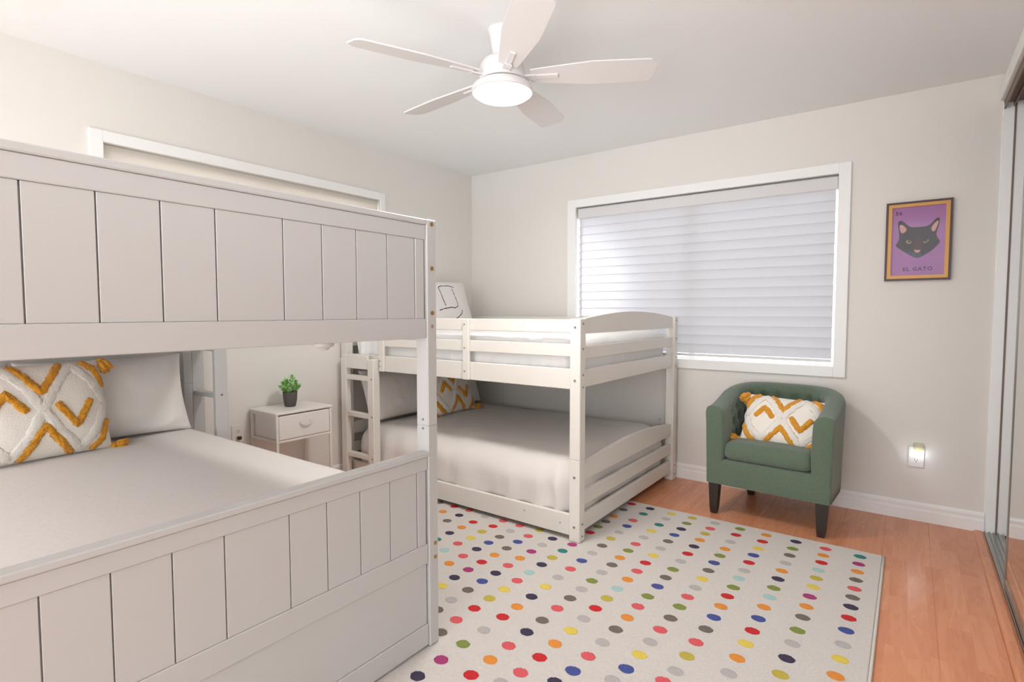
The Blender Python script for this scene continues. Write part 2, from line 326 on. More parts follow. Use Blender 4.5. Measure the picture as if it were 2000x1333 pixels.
# closet: casing, jamb, tracks, mirror doors
struct('trim_2', B(XR-.016, XR+.0, -3.66, 0.0, 2.302, 2.372, .004), M_trim)
struct('trim_3', MB().box(XR, XR+.046, -.006, 0, .001, 2.30, .001).box(XR+.054, 4.30, -.004, 0, 0, 2.30, 0), M_trim)
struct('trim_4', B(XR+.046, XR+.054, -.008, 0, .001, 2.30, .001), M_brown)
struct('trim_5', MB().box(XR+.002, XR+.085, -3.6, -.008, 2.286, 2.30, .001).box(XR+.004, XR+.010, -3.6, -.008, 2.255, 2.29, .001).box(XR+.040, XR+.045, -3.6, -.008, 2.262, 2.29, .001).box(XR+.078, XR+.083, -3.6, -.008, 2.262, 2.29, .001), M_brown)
tr = MB(); tr.box(XR+.001, XR+.080, -3.6, -.008, .0, .004, .0005)
for xx in (.001, .020, .038, .056, .076): tr.box(XR+xx, XR+xx+.004, -3.6, -.008, .004, .012, .0008)
struct('trim_6', tr, M_alu)
def mirror_door(x0, ya, yb, nm):
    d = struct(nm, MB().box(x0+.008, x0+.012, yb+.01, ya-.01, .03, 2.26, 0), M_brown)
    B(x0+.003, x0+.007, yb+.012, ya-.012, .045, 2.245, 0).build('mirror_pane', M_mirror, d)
    for bx in ((ya-.022, ya, .013, 2.275), (yb, yb+.022, .013, 2.275)):
        B(x0, x0+.022, bx[0], bx[1], bx[2], bx[3], .003).build('door_stile', M_alu, d)
    B(x0, x0+.022, yb+.022, ya-.022, .013, .048, .003).build('door_rail', M_alu, d); B(x0, x0+.022, yb+.022, ya-.022, 2.243, 2.275, .003).build('door_rail', M_alu, d)
mirror_door(XR+.006, -.745, -2.20, 'door_1'); mirror_door(XR+.046, -2.13, -3.59, 'door_2')

# ------------------------------------------------------------------ rug
rug = thing('rug', 'cream pile rug covered in rows of multicoloured polka dots', 'rug', (2.0, -2.2, 0))
RX0, RX1, RY0, RY1 = .80, 3.225, -3.75, -.695
rm = MB(); nx, ny = 60, 70
B(RX0+.006, RX1-.012, RY0, RY1-.004, .0005, .011, .003).build('pile', M_rug, rug)
mb = MB()
for bx_ in (RX1-.006, RX0+.002):
    MB().tube([(bx_, RY0+i*(RY1-RY0)/20, .0062) for i in range(21)], .0055, n=8).build('binding', M_edge, rug, smooth=True)
DC = dict(R=(214, 40, 46), P=(232, 98, 104), O=(240, 152, 62), Y=(238, 212, 92), M=(204, 184, 76), G=(138, 150, 72), B=(74, 88, 158), N=(66, 58, 84), D=(122, 112, 104), L=(196, 190, 188), A=(178, 212, 208), T=(52, 136, 128), V=(178, 62, 122))
DM = {k: mat('dot_'+n_, DC[k], .95, bump=1, scale=420, var=.12, vscale=260) for k, n_ in zip('RPOYMGBNDLATV', 'red coral orange yellow mustard olive blue navy grey silver aqua teal magenta'.split())}
def dot_mesh(seed):
    rnd = random.Random(seed); N = 44; vs = [(0, 0, .0128)]; fs = []
    for r_, z in ((.7, .0128), (1.0, .0122)):
        for j in range(N):
            q = r_*(1+(rnd.uniform(-.07, .07) if r_ == 1 else 0)); vs.append((.0265*q*math.cos(2*PI*j/N), .0225*q*math.sin(2*PI*j/N), z))
    for j in range(N): vs.append((.0255*math.cos(2*PI*j/N), .0215*math.sin(2*PI*j/N), .0105))
    for j in range(N):
        k_ = (j+1) % N; fs.append((0, 1+j, 1+k_)); fs.append((1+j, 1+N+j, 1+N+k_, 1+k_)); fs.append((1+N+j, 1+2*N+j, 1+2*N+k_, 1+N+k_))
    return vs, fs
dm = {}
for q in DOTS.split(';'):
    a, b_, c = q.split(','); x, y = int(a)/1000, int(b_)/1000
    if c not in dm:
        v, f = dot_mesh(ord(c)); m_ = MB(); m_.add(v, f); o = m_.build('dot', DM[c], None); o.parent = rug; dm[c] = o.data
    else:
        o = bpy.data.objects.new('dot', dm[c]); C.objects.link(o); o.parent = rug
    o.location = (x-2.0, y+2.2, 0)
known = [(int(q.split(',')[0])/1000, int(q.split(',')[1])/1000) for q in DOTS.split(';')]
ms = MB(); keys = list(DM)
for i, x in enumerate([3.13, 2.984, 2.848, 2.706, 2.574, 2.437, 2.309, 2.188, 2.055, 1.92, 1.80, 1.685, 1.57, 1.452, 1.325, 1.19, 1.073, .953, .85]):
    for j in range(31):
        y = -.775-j*.0975
        if y < RY0+.04 or (x > 1.84 and -2.9 < y < -2.38) or any((x-p)**2+(y-q)**2 < .075**2 for p, q in known): continue
        v, f = dot_mesh(i*50+j); ms.add([(a+x, b_+y, c) for a, b_, c in v], f, random.randrange(len(keys)))
ms.build('dots', [DM[k] for k in keys], rug, kind='stuff')

# ------------------------------------------------------------------ soft things
def soft_box(x0, x1, y0, y1, z0, z1, r, n=(40, 36, 8), wr=.006, crown=0, sc=5, seed=0, pull=None):
    cx, cy, cz = (x0+x1)/2, (y0+y1)/2, (z0+z1)/2; hx, hy, hz = (x1-x0)/2, (y1-y0)/2, (z1-z0)/2
    bm = {}; vs = []; fs = []
    def vert(i, j, k):
        key = (i, j, k)
        if key in bm: return bm[key]
        def w(t, N): t = 2*t/N-1; return math.copysign(1-(1-abs(t))**1.4, t) if N > 10 else t
        p = Vector((hx*w(i, n[0]), hy*w(j, n[1]), hz*w(k, n[2])))
        rr = Vector((min(r, hx), min(r, hy), min(r, hz*.98) if p.z >= 0 else min(.03, r)))
        q = Vector([max(-(h-a), min(h-a, c)) for c, h, a in zip(p, (hx, hy, hz), rr)])
        d = Vector([(c-e)/a for c, e, a in zip(p, q, rr)])
        if d.length > 1e-6: d.normalize()
        p = q+Vector([c*a for c, a in zip(d, rr)])
        nn = noise.fractal(Vector((p.x*sc+seed, p.y*sc, p.z*sc*.6)), 1.0, 2.0, 4)
        side = 1-abs(d.z)
        p += d*nn*wr*(1+side)
        if k == n[2] or p.z > 0: p.z += crown*(1-(p.x/hx)**2)*(1-(p.y/hy)**2)
        if pull: p = pull(p, d)
        bm[key] = len(vs); vs.append((p.x+cx, p.y+cy, p.z+cz)); return bm[key]
    for a in range(n[0]):
        for b_ in range(n[1]):
            fs.append((vert(a, b_, n[2]), vert(a+1, b_, n[2]), vert(a+1, b_+1, n[2]), vert(a, b_+1, n[2])))
            fs.append((vert(a, b_, 0), vert(a, b_+1, 0), vert(a+1, b_+1, 0), vert(a+1, b_, 0)))
    for a in range(n[0]):
        for c in range(n[2]):
            fs.append((vert(a, 0, c), vert(a+1, 0, c), vert(a+1, 0, c+1), vert(a, 0, c+1)))
            fs.append((vert(a, n[1], c), vert(a, n[1], c+1), vert(a+1, n[1], c+1), vert(a+1, n[1], c)))
    for b_ in range(n[1]):
        for c in range(n[2]):
            fs.append((vert(0, b_, c), vert(0, b_, c+1), vert(0, b_+1, c+1), vert(0, b_+1, c)))
            fs.append((vert(n[0], b_, c), vert(n[0], b_+1, c), vert(n[0], b_+1, c+1), vert(n[0], b_, c+1)))
    m_ = MB(); m_.add(vs, fs); return m_
def frame(loc, xa, ya):
    xa = Vector(xa).normalized(); ya = Vector(ya); ya = (ya-xa*ya.dot(xa)).normalized(); za = xa.cross(ya)
    m_ = Matrix((xa, ya, za)).transposed().to_4x4(); m_.translation = Vector(loc); return m_
class Pillow:
    def __init__(s, w, h, t, pinch=.06, wr=.004, seed=0, sc=9): s.w, s.h, s.t, s.p, s.wr, s.seed, s.sc = w, h, t, pinch, wr, seed, sc
    def pos(s, u, v, side=1):
        x = s.w/2*u*(1-s.p*(1-v*v)); y = s.h/2*v*(1-s.p*(1-u*u))
        e = max(0, (1-abs(u)**3.2))*max(0, (1-abs(v)**3.2)); z = side*s.t/2*e**.55
        nn = noise.fractal(Vector((x*s.sc+s.seed, y*s.sc+side*3, s.seed)), 1, 2, 4)
        edge = min(1, 4*(1-max(abs(u), abs(v))))
        crease = math.sin((abs(u)*1.2+abs(v))*14+s.seed+nn*3)*max(0, abs(u)+abs(v)-1.05)
        return Vector((x, y, z+side*edge*(nn*s.wr*1.6+crease*s.wr*1.5)))
    def nrm(s, u, v):
        a = s.pos(min(u+.02, 1), v)-s.pos(max(u-.02, -1), v); b_ = s.pos(u, min(v+.02, 1))-s.pos(u, max(v-.02, -1)); n_ = a.cross(b_); return n_.normalized()
    def mesh(s, N=44, Mn=34):
        m_ = MB(); vs = []; fs = []; W_ = lambda t: math.copysign(1-(1-abs(t))**1.5, t)
        for side in (1, -1):
            o = len(vs)
            for i in range(N+1):
                for j in range(Mn+1): vs.append(s.pos(W_(2*i/N-1), W_(2*j/Mn-1), side))
            for i in range(N):
                for j in range(Mn):
                    f = (o+i*(Mn+1)+j, o+(i+1)*(Mn+1)+j, o+(i+1)*(Mn+1)+j+1, o+i*(Mn+1)+j+1); fs.append(f if side == 1 else f[::-1])
        m_.add(vs, fs); return m_
    def ribbon(s, poly, wd, ht, jit=.25, step=.02):
        P = []
        for a, b_ in zip(poly[:-1], poly[1:]):
            L_ = math.hypot((b_[0]-a[0])*s.w/2, (b_[1]-a[1])*s.h/2); k_ = max(2, int(L_/step*2.2))
            P += [(a[0]+(b_[0]-a[0])*i/k_, a[1]+(b_[1]-a[1])*i/k_) for i in range(k_)]
        P.append(poly[-1]); pts = [(s.pos(u, v), s.nrm(u, v)) for u, v in P]; rg = []
        for i, (p, n_) in enumerate(pts):
            t = (pts[min(i+1, len(pts)-1)][0]-pts[max(i-1, 0)][0]).normalized(); b_ = n_.cross(t).normalized(); ring = []
            e = .75 if i in (0, len(pts)-1) else 1
            for k_ in range(10):
                an = PI*k_/9; ring.append(p+b_*math.cos(an)*wd/2*e*(1+random.uniform(-jit, jit)*.5)+n_*(math.sin(an)*ht*e*(1+random.uniform(-jit, jit))-.0015))
            rg.append(ring)
        return rg
def sub_build(m_, name, mt, parent, smooth=True, **k): return m_.build(name, mt, parent, smooth=smooth, **k)
def white_pillow(label, M4, w=.66, h=.42, t=.15, seed=0, group=None, name='pillow', wr=.005):
    p = Pillow(w, h, t, seed=seed, wr=wr); o = p.mesh().build(name, M_pillow, None, smooth=True); o.matrix_world = M4; tag(o, label, 'pillow', group); return o, p
def tassel(par, p, d, ln=.062):
    m_ = MB(); d = Vector(d).normalized(); p = Vector(p); a = d.orthogonal().normalized(); b_ = d.cross(a)
    m_.tube([p-d*.006, p+d*.004, p+d*.012, p+d*.018], [.008, .019, .022, .014], n=10, jit=.1)
    for k_ in range(16):
        an = k_*2.4; r_ = .019*math.sqrt((k_+.5)/16); q = a*math.cos(an)*r_+b_*math.sin(an)*r_
        m_.tube([p+d*.014+q*.5, p+d*(.03)+q*1.25, p+d*(ln+random.uniform(-.006, .006))+q*1.5+Vector((0, 0, -.003))], [.008, .009, .006], n=6, jit=.1)
    return m_.build('tassel', M_mustard, par, smooth=True)
def boho(label, M4, w, h, t=.13, seed=0, low=((-1, 0, .2), (1, 0, .2))):
    root = bpy.data.objects.new('lumbar_pillow', None); C.objects.link(root); root.matrix_world = M4; tag(root, label, 'pillow'); root.empty_display_size = .05
    p = Pillow(w, h, t, seed=seed, pinch=.04, wr=.0025); p.mesh().build('cushion', M_cream, root, smooth=True)
    for sx in (-1, 1):
        q = [(0, 0), (.22*sx, .52), (.47*sx, .93), (.76*sx, .52), (.97*sx, 0), (.76*sx, -.52), (.47*sx, -.93), (.22*sx, -.52), (0, 0)]
        MB().loft(p.ribbon(q, .040, .007, .35), closed=True).build('tufted_diamond', M_creamtuft, root, smooth=True, fixn=True)
    for q in ([(-.70, -.02), (-.47, .40), (-.22, -.02)], [(.20, .12), (.46, -.40), (.72, .12)], [(-.34, .98), (0, .36), (.34, .98)], [(-.36, -.98), (0, -.34), (.34, -.98)],
              [(-.64, .97), (-.82, .80), (-.98, .38)], [(.64, .97), (.82, .80), (.98, .38)], [(-.98, -.36), (-.82, -.78), (-.64, -.97)], [(.64, -.97), (.82, -.78), (.98, -.36)]):
        MB().loft(p.ribbon(q, .031, .010, .45), closed=True).build('chevron', M_mustard, root, smooth=True, fixn=True)
    for sx in (-1, 1):
        for sy in (-1, 1):
            tassel(root, (sx*w/2*.985, sy*h/2*.985, 0), (sx*.35, -1, .5) if sy > 0 else low[0 if sx < 0 else 1])
    return root

# ------------------------------------------------------------------ panelled bunk bed (left)
by0, by1, bx0, bx1 = -3.79, -2.48, 0.004, 1.95
bed = thing('bunk_bed', 'large cool white bunk bed in the left foreground with grooved panel ends', 'bunk bed', ((bx0+bx1)/2, (by0+by1)/2, 0))
EDG = [-2.533, -2.574, -2.693, -2.812, -2.930, -3.048, -3.222, -3.340, -3.459, -3.577, -3.696, -3.737]
def bed_end(X, s):        # X = outer face, s = +1 when it faces +x
    f = lambda d: X-s*d
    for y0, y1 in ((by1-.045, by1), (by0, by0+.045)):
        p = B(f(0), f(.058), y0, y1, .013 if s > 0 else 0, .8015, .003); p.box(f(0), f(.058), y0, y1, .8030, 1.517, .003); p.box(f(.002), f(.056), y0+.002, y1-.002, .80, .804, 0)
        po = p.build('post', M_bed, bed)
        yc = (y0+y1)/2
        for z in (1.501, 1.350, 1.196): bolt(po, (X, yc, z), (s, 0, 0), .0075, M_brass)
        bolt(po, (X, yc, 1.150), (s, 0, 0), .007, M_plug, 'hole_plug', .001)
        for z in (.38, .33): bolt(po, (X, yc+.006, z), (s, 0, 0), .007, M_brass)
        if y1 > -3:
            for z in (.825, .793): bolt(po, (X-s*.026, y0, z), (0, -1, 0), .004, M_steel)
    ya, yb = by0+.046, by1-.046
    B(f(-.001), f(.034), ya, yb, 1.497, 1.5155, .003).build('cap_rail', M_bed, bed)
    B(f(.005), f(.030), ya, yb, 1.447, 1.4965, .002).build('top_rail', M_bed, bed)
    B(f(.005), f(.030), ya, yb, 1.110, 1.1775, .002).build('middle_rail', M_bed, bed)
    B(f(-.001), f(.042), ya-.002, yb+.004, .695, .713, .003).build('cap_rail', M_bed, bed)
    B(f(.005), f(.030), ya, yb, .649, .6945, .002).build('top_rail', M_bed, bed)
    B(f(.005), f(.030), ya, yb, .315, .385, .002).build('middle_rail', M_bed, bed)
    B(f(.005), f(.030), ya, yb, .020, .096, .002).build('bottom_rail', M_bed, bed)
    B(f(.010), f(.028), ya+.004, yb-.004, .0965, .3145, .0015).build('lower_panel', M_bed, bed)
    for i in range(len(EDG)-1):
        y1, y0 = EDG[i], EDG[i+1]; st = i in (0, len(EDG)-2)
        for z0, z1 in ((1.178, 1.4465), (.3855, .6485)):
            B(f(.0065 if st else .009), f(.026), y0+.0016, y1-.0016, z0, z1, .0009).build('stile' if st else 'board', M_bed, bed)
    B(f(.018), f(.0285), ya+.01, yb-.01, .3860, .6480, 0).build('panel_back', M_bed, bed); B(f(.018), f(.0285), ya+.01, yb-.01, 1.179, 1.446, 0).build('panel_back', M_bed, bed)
bed_end(bx1, 1); bed_end(bx0, -1)
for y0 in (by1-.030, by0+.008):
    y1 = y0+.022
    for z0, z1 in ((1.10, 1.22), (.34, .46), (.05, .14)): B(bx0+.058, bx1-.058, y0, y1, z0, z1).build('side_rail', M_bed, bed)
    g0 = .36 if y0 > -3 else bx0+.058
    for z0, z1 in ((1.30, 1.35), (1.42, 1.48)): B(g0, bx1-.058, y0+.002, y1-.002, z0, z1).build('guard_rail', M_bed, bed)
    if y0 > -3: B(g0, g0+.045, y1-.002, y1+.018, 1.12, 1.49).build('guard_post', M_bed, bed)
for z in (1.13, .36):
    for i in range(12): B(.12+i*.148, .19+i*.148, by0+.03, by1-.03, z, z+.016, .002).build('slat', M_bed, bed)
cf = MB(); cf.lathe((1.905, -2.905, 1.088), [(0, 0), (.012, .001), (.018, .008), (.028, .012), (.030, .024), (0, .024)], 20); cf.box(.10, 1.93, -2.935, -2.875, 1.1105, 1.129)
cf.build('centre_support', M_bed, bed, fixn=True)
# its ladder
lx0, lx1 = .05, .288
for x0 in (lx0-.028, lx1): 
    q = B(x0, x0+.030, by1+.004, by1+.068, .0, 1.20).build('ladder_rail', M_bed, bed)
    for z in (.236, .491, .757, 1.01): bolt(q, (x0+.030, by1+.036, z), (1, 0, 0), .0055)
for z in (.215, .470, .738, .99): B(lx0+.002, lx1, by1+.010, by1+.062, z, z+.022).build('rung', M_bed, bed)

o = soft_box(.075, 1.885, -3.755, -2.535, .385, .585, .05, wr=.002, sc=3, seed=2).build('mattress', M_sheet, None, smooth=True)
tag(o, 'smooth greige sheeted mattress on the lower deck of the left foreground bunk', 'mattress')
o = soft_box(.075, 1.885, -3.74, -2.535, 1.150, 1.30, .05, wr=.002, sc=3, seed=5).build('mattress', M_sheet, None, smooth=True)
tag(o, 'mattress on the upper deck of the left foreground bunk, hidden behind its panels', 'mattress')
def lean(y, xb, zb, h, th): # bottom point, lean angle, facing +x
    c, s_ = math.cos(th), math.sin(th); return frame((xb-s_*h/2, y, zb+c*h/2), (0, 1, 0), (-s_, 0, c))
white_pillow('white pillow nearest the ladder on the left foreground bunk, beside the zigzag cushion', lean(-2.91, .245, .588, .41, .28), .68, .405, .17, 3, wr=.007)
white_pillow('white pillow at the left frame edge, behind the zigzag cushion on the foreground bunk', lean(-3.50, .235, .588, .42, .26), .48, .40, .15, 9)
boho('cream cushion with mustard zigzags leaning on pillows of the left foreground bunk', frame((.350, -3.215, .588+.196), (-.10, 1, 0), (-.22, -.02, .97)), .50, .41, .13, 4)

# ------------------------------------------------------------------ low bunk bed (in the corner)
XE = 1.954; YF = -1.458; YB = -.044
b2 = thing('bunk_bed', 'low cream white bunk bed with arched ends standing in the room corner', 'bunk bed', (1.0, -.75, 0))
pw_ = .058
for x0, x1, s in ((XE-.061, XE, 1), (.012, .073, -1)):
    for y0, y1, fr in ((YF, YF+pw_, 1), (YB-pw_, YB, 0)):
        p = B(x0, x1, y0, y1, .013 if (s > 0 and fr) else 0, .4405, .003).box(x0, x1, y0, y1, .4415, 1.166, .003).box(x0+.002, x1-.002, y0+.002, y1-.002, .44, .442, 0)
        po = p.build('post', M_bed2, b2)
        if s > 0:
            yc = y0+.030 if fr else y0+.03
            for z in (1.14, 1.012, .879, .816, .104, .041): bolt(po, (x1, yc, z), (1, 0, 0), .0055)
        if fr:
            for z in ((1.122, .851, .35, .09) if s > 0 else (.84, .36, .07)): bolt(po, ((x0+x1)/2, y0, z), (0, -1, 0), .0065)
    xa, xb = (x0+.020, x0+.044)
    for nm, z0, z1 in (('end_rail', .957, 1.022), ('end_rail', .810, .900), ('end_rail', .186, .262), ('end_rail', .052, .140)):
        B(xa, xb, YF+pw_, YB-pw_, z0, z1).build(nm, M_bed2, b2)
    for zb_, ze, zp in ((1.088, 1.163, 1.203), (.322, .402, .446)):
        N = 28; ya, yb = YF+pw_, YB-pw_
        top = []
        for i in range(N+1):
            t = i/N; top.append((yb+(ya-yb)*t, ze+(zp-ze)*math.sin(PI*t)**.9))
        pts = [(ya, zb_), (yb, zb_)]+top
        mb = MB(); mb.prism(pts, 0, xa, xb); q = mb.build('arched_rail', M_bed2, b2, fixn=True)
        bm = bmesh.new(); bm.from_mesh(q.data)
        bmesh.ops.bevel(bm, geom=[e for e in bm.edges if len(e.link_faces) == 2 and e.calc_face_angle(0) > 1.2], offset=.002, segments=1); bm.to_mesh(q.data); bm.free()
gx = .422
for yy, fr in ((YF+.016, 1), (YB-.040, 0)):
    a = gx if fr else .073
    for z0, z1 in ((1.093, 1.162), (.970, 1.035)):
        B(a, XE-.061, yy, yy+.022, z0, z1).build('guard_rail', M_bed2, b2)
    B(.073, XE-.061, yy, yy+.024, .802, .907).build('side_rail', M_bed2, b2)
    q = B(.073, XE-.061, yy, yy+.024, .034, .145).build('side_rail', M_bed2, b2)
    if fr:
        for x in (1.60, 1.83): bolt(q, (x, yy, .105 if x < 1.7 else .09), (0, -1, 0), .0035)
    for xm in ((1.168, .422) if fr else (1.168,)):
        y0 = yy-.019 if fr else yy+.024
        q = B(xm, xm+.046, y0, y0+.0185, .803, 1.158 if xm > 1 else 1.16).build('guard_post', M_bed2, b2)
        if fr:
            for z in ((1.128, .99, .853) if xm > 1 else (.872, .838)): bolt(q, (xm+(.016 if xm > 1 else .012), y0, z), (0, -1, 0), .0045)
for z in (.83, .085):
    for i in range(12): B(.12+i*.148, .20+i*.148, YF+.042, YB-.042, z, z+.016, .002).build('slat', M_bed2, b2)
# ladder on the front
ly = YF-.042
for x0 in (.062, .350):
    q = B(x0, x0+.060, ly, YF+.0 if x0 < .1 else YF+.015, .0, .882, .004).build('ladder_rail', M_bed2, b2)
    if x0 > .1:
        for z in (.749, .493, .207): bolt(q, (x0+.042, ly, z), (0, -1, 0), .0055)
for z in (.733, .475, .190): B(.122, .350, ly+.004, YF-.002, z, z+.034).build('rung', M_bed2, b2)
B(.090, .349, ly+.003, ly+.021, .812, .906).build('ladder_top_board', M_bed2, b2)

def pull2(p, d):
    if p.y < 0 and abs(d.z) < .95:
        p.y += .011*(math.sin(p.x*27+2*math.sin(p.x*9)+p.z*5)-.3+.5*math.sin(p.x*61+p.z*9))*(1-abs(d.z))*max(0, d.y*-1)*(.4+.6*(p.x > .3))
    return p
o = soft_box(.080, 1.905, -1.414, -.10, .103, .405, .15, (64, 44, 14), wr=.010, crown=.014, sc=4, seed=1, pull=pull2).build('mattress', M_sheet, None, smooth=True)
tag(o, 'low mattress under a puffy white duvet at floor level in the arched bunk', 'mattress')
o = soft_box(.085, 1.885, -1.40, -.10, .848, 1.068, .06, (90, 40, 10), wr=.006, crown=.01, sc=9, seed=8, pull=lambda p, d: Vector((p.x, p.y+(.005*math.sin(p.x*95)*max(0, -d.y)), p.z))).build('mattress', M_quilt, None, smooth=True)
tag(o, 'upper mattress in ribbed white bedding behind the guard rails of the arched bunk', 'mattress')
white_pillow('white pillow behind the ladder on the lower deck of the arched bunk', lean(-1.09, .26, .425, .38, .33), .64, .38, .16, 14)
white_pillow('white pillow in the wall corner on the lower deck of the arched bunk', lean(-.46, .235, .425, .37, .33), .58, .38, .15, 21)
boho('cream cushion with mustard zigzags on the lower deck of the arched bunk', frame((.40, -.735, .425+.155), (-.03, 1, 0), (-.38, 0, .92)), .45, .34, .11, 6)
# line-drawn pillow on the upper deck
th = math.atan2(.1, .3); ph_, pw2 = .43, .68
M4 = frame((.20-math.sin(th)*ph_/2+.03, -.575, 1.055+math.cos(th)*ph_/2), (0, 1, 0), (-math.sin(th), 0, math.cos(th)))
o, pp = white_pillow('white pillow with black line drawing on the upper deck of the arched bunk', M4, pw2, ph_, .14, 31)
Mi = M4.inverted()
for ln in ([(-0.611, 1.241), (-0.623, 1.306), (-0.633, 1.391), (-.63, 1.405), (-0.617, 1.413), (-0.584, 1.421), (-0.507, 1.421), (-0.438, 1.409)],
           [(-0.478, 1.401), (-0.462, 1.359), (-0.452, 1.305), (-0.447, 1.255), (-.45, 1.243), (-0.466, 1.234), (-0.501, 1.223), (-0.542, 1.227), (-0.628, 1.218), (-0.7, 1.202)],
           [(-0.405, 1.21), (-0.409, 1.196), (-0.423, 1.175), (-0.464, 1.15), (-.50, 1.135)]):
    uv = []
    for y, z in ln:
        q = Mi @ Vector((.26-(z-1.10)/3, y, z)); uv.append((max(-.97, min(.97, q.x/(pw2/2))), max(-.97, min(.97, q.y/(ph_/2)))))
    MB().loft(pp.ribbon(uv, .0088, .0026, .2), closed=True).build('drawn_line', M_black, o, smooth=True, fixn=True)

# ------------------------------------------------------------------ armchair
ch = bpy.data.objects.new('armchair', None); C.objects.link(ch); ch.location = (2.672, -.312, 0); ch.rotation_euler = (0, 0, math.radians(-3.2))
tag(ch, 'green upholstered tub armchair with buttoned back and dark tapered legs', 'armchair')
hw, yf, yb_ = .285, -.285, .235      # centreline half width, front, back
def path(t):                        # t 0..1, left front -> back -> right front
    R = .235; L1 = (yb_-R)-yf; Lb = 2*(hw-R); arc = PI*R/2; tot = 2*L1+2*arc+Lb; s_ = t*tot
    if s_ < L1: return Vector((-hw, yf+s_, 0)), Vector((-1, 0, 0)), s_/tot
    s_ -= L1
    if s_ < arc: a = s_/R; return Vector((-hw+R-R*math.cos(a), yb_-R+R*math.sin(a), 0)), Vector((-math.cos(a), math.sin(a), 0)), t
    s_ -= arc
    if s_ < Lb: return Vector((-hw+R+s_, yb_, 0)), Vector((0, 1, 0)), t
    s_ -= Lb
    if s_ < arc: a = s_/R; return Vector((hw-R+R*math.sin(a), yb_-R+R*math.cos(a), 0)), Vector((math.sin(a), math.cos(a), 0)), t
    s_ -= arc; return Vector((hw, yb_-R-s_, 0)), Vector((1, 0, 0)), t
def topz(t):
    q = min(t, 1-t)/.5; e = min(1, q/.72); return .645+.100*(e*e*(3-2*e))
btn = []
for row, z in enumerate((.485, .575, .660)):
    for k_ in range(11):
        t = .10+.80*(k_+(.5 if row % 2 else 0))/11
        if t < .92: btn.append((t, z+(topz(t)-.745)*.6))
def ring(t, sc=1, fwd=0):
    c, n_, _ = path(t); h = topz(t); tan = Vector((n_.y, -n_.x, 0))
    sec = [(.040, .185), (.042, .26), (.044, .34), (.046, .42), (.048, .50), (.050, .57), (.052, h-.055), (.052, h-.03), (.046, h-.012), (.032, h-.002), (.010, h+.003), (-.014, h+.001), (-.034, h-.008), (-.047, h-.026), (-.052, h-.05)]
    z0 = h-.05
    for i in range(1, 17):
        z = z0+(.30-z0)*i/16; sec.append((-.052-.006*math.sin(PI*i/16), z))
    out = []
    for i, (o, z) in enumerate(sec):
        if i > 14:
            dd = 0
            for bt, bz in btn:
                dx = (t-bt)*1.45; r2 = dx*dx+(z-bz)**2
                dd = max(dd, .030*math.exp(-r2/(2*.016**2)))
                for sg in (-1, 1):      # creases along the diamonds
                    u_ = dx*.707+sg*(z-bz)*.707; v_ = abs(-sg*dx*.707+(z-bz)*.707)
                    if v_ < .06: dd = max(dd, .010*math.exp(-u_*u_/(2*.007**2))*(1-v_/.07))
            if .09 < t < .91: o += dd
            z_ = z
        zc = .42; out.append(c+n_*(o*sc)+Vector((0, fwd, zc+(z-zc)*(sc if sc < 1 else 1))))
    return out
rings = []
for sc, fw_ in ((.78, -.016), (.92, -.012), (.985, -.005)): rings.append(ring(0, sc, fw_))
NT = 150
for i in range(NT+1): rings.append(ring(i/NT))
for sc, fw_ in ((.985, -.005), (.92, -.012), (.78, -.016)): rings.append(ring(1, sc, fw_))
mb = MB(); mb.loft(rings); mb.build('tub_shell', M_green, ch, smooth=True, fixn=True)
for t, z in btn:
    c, n_, _ = path(t); p = c+n_*(-.052+.027)+Vector((0, 0, z)); m_ = MB()
    m_.lathe((0, 0, 0), [(0, -.004), (.008, -.003), (.0095, 0), (.007, .004), (0, .0055)], 12)
    R_ = (-n_).to_track_quat('Z', 'Y').to_matrix(); m_.v = [tuple(R_ @ Vector(v)+p) for v in m_.v]; m_.build('button', M_green, ch, smooth=True)
# seat base: D-shaped block
def Dring(z, ins):
    pts = []
    for i in range(49):
        c, n_, _ = path(i/48); pts.append((c+n_*(.036-ins))+Vector((0, (ins-.0165) if i in (0, 48) else 0, z)))
    return pts
mb = MB(); mb.loft([Dring(.183, .010), Dring(.188, .002), Dring(.20, 0), Dring(.31, 0), Dring(.325, .004), Dring(.333, .014)]); mb.build('seat_base', M_green, ch, smooth='auto', fixn=True)
m_ = soft_box(-.236, .236, -.296, .17, .334, .440, .050, (36, 32, 10), wr=.002, crown=.012, sc=4); m_.build('seat_cushion', M_green, ch, smooth=True)
mb = MB(); mb.tube([(-.20+.4*i/20, -.2925, .367) for i in range(21)], .0025, n=6); mb.build('cushion_piping', M_green, ch, smooth=True)
for x in (-.283, .283):
    for y, b_ in ((-.262, .006), (.175, -.03)):
        w0, w1 = .029, .0175; sx = -1 if x < 0 else 1; xx = x if y < 0 else x*.72
        rg = []
        for z, w in ((.190, w0), (.10, w0*.86), (.035, w1+.004), (.003, w1), (0, w1-.003)):
            t = 1-z/.19; oy = -b_*t
            rg.append([(xx+a*w, y+oy+c*w, z) for a, c in ((-1, -1), (1, -1), (1, 1), (-1, 1))])
        mb = MB(); mb.loft(rg); mb.build('leg', M_leg, ch, fixn=True)
c_, s_ = math.cos(.50), math.sin(.50)
boho('cream cushion with mustard zigzags and tassels sitting in the green armchair', frame((2.708, -.378, .555), (1, -.045, -.035), (.035, s_, c_)), .445, .30, .12, 2, low=((-1, -.05, .25), (.15, -1, .35)))

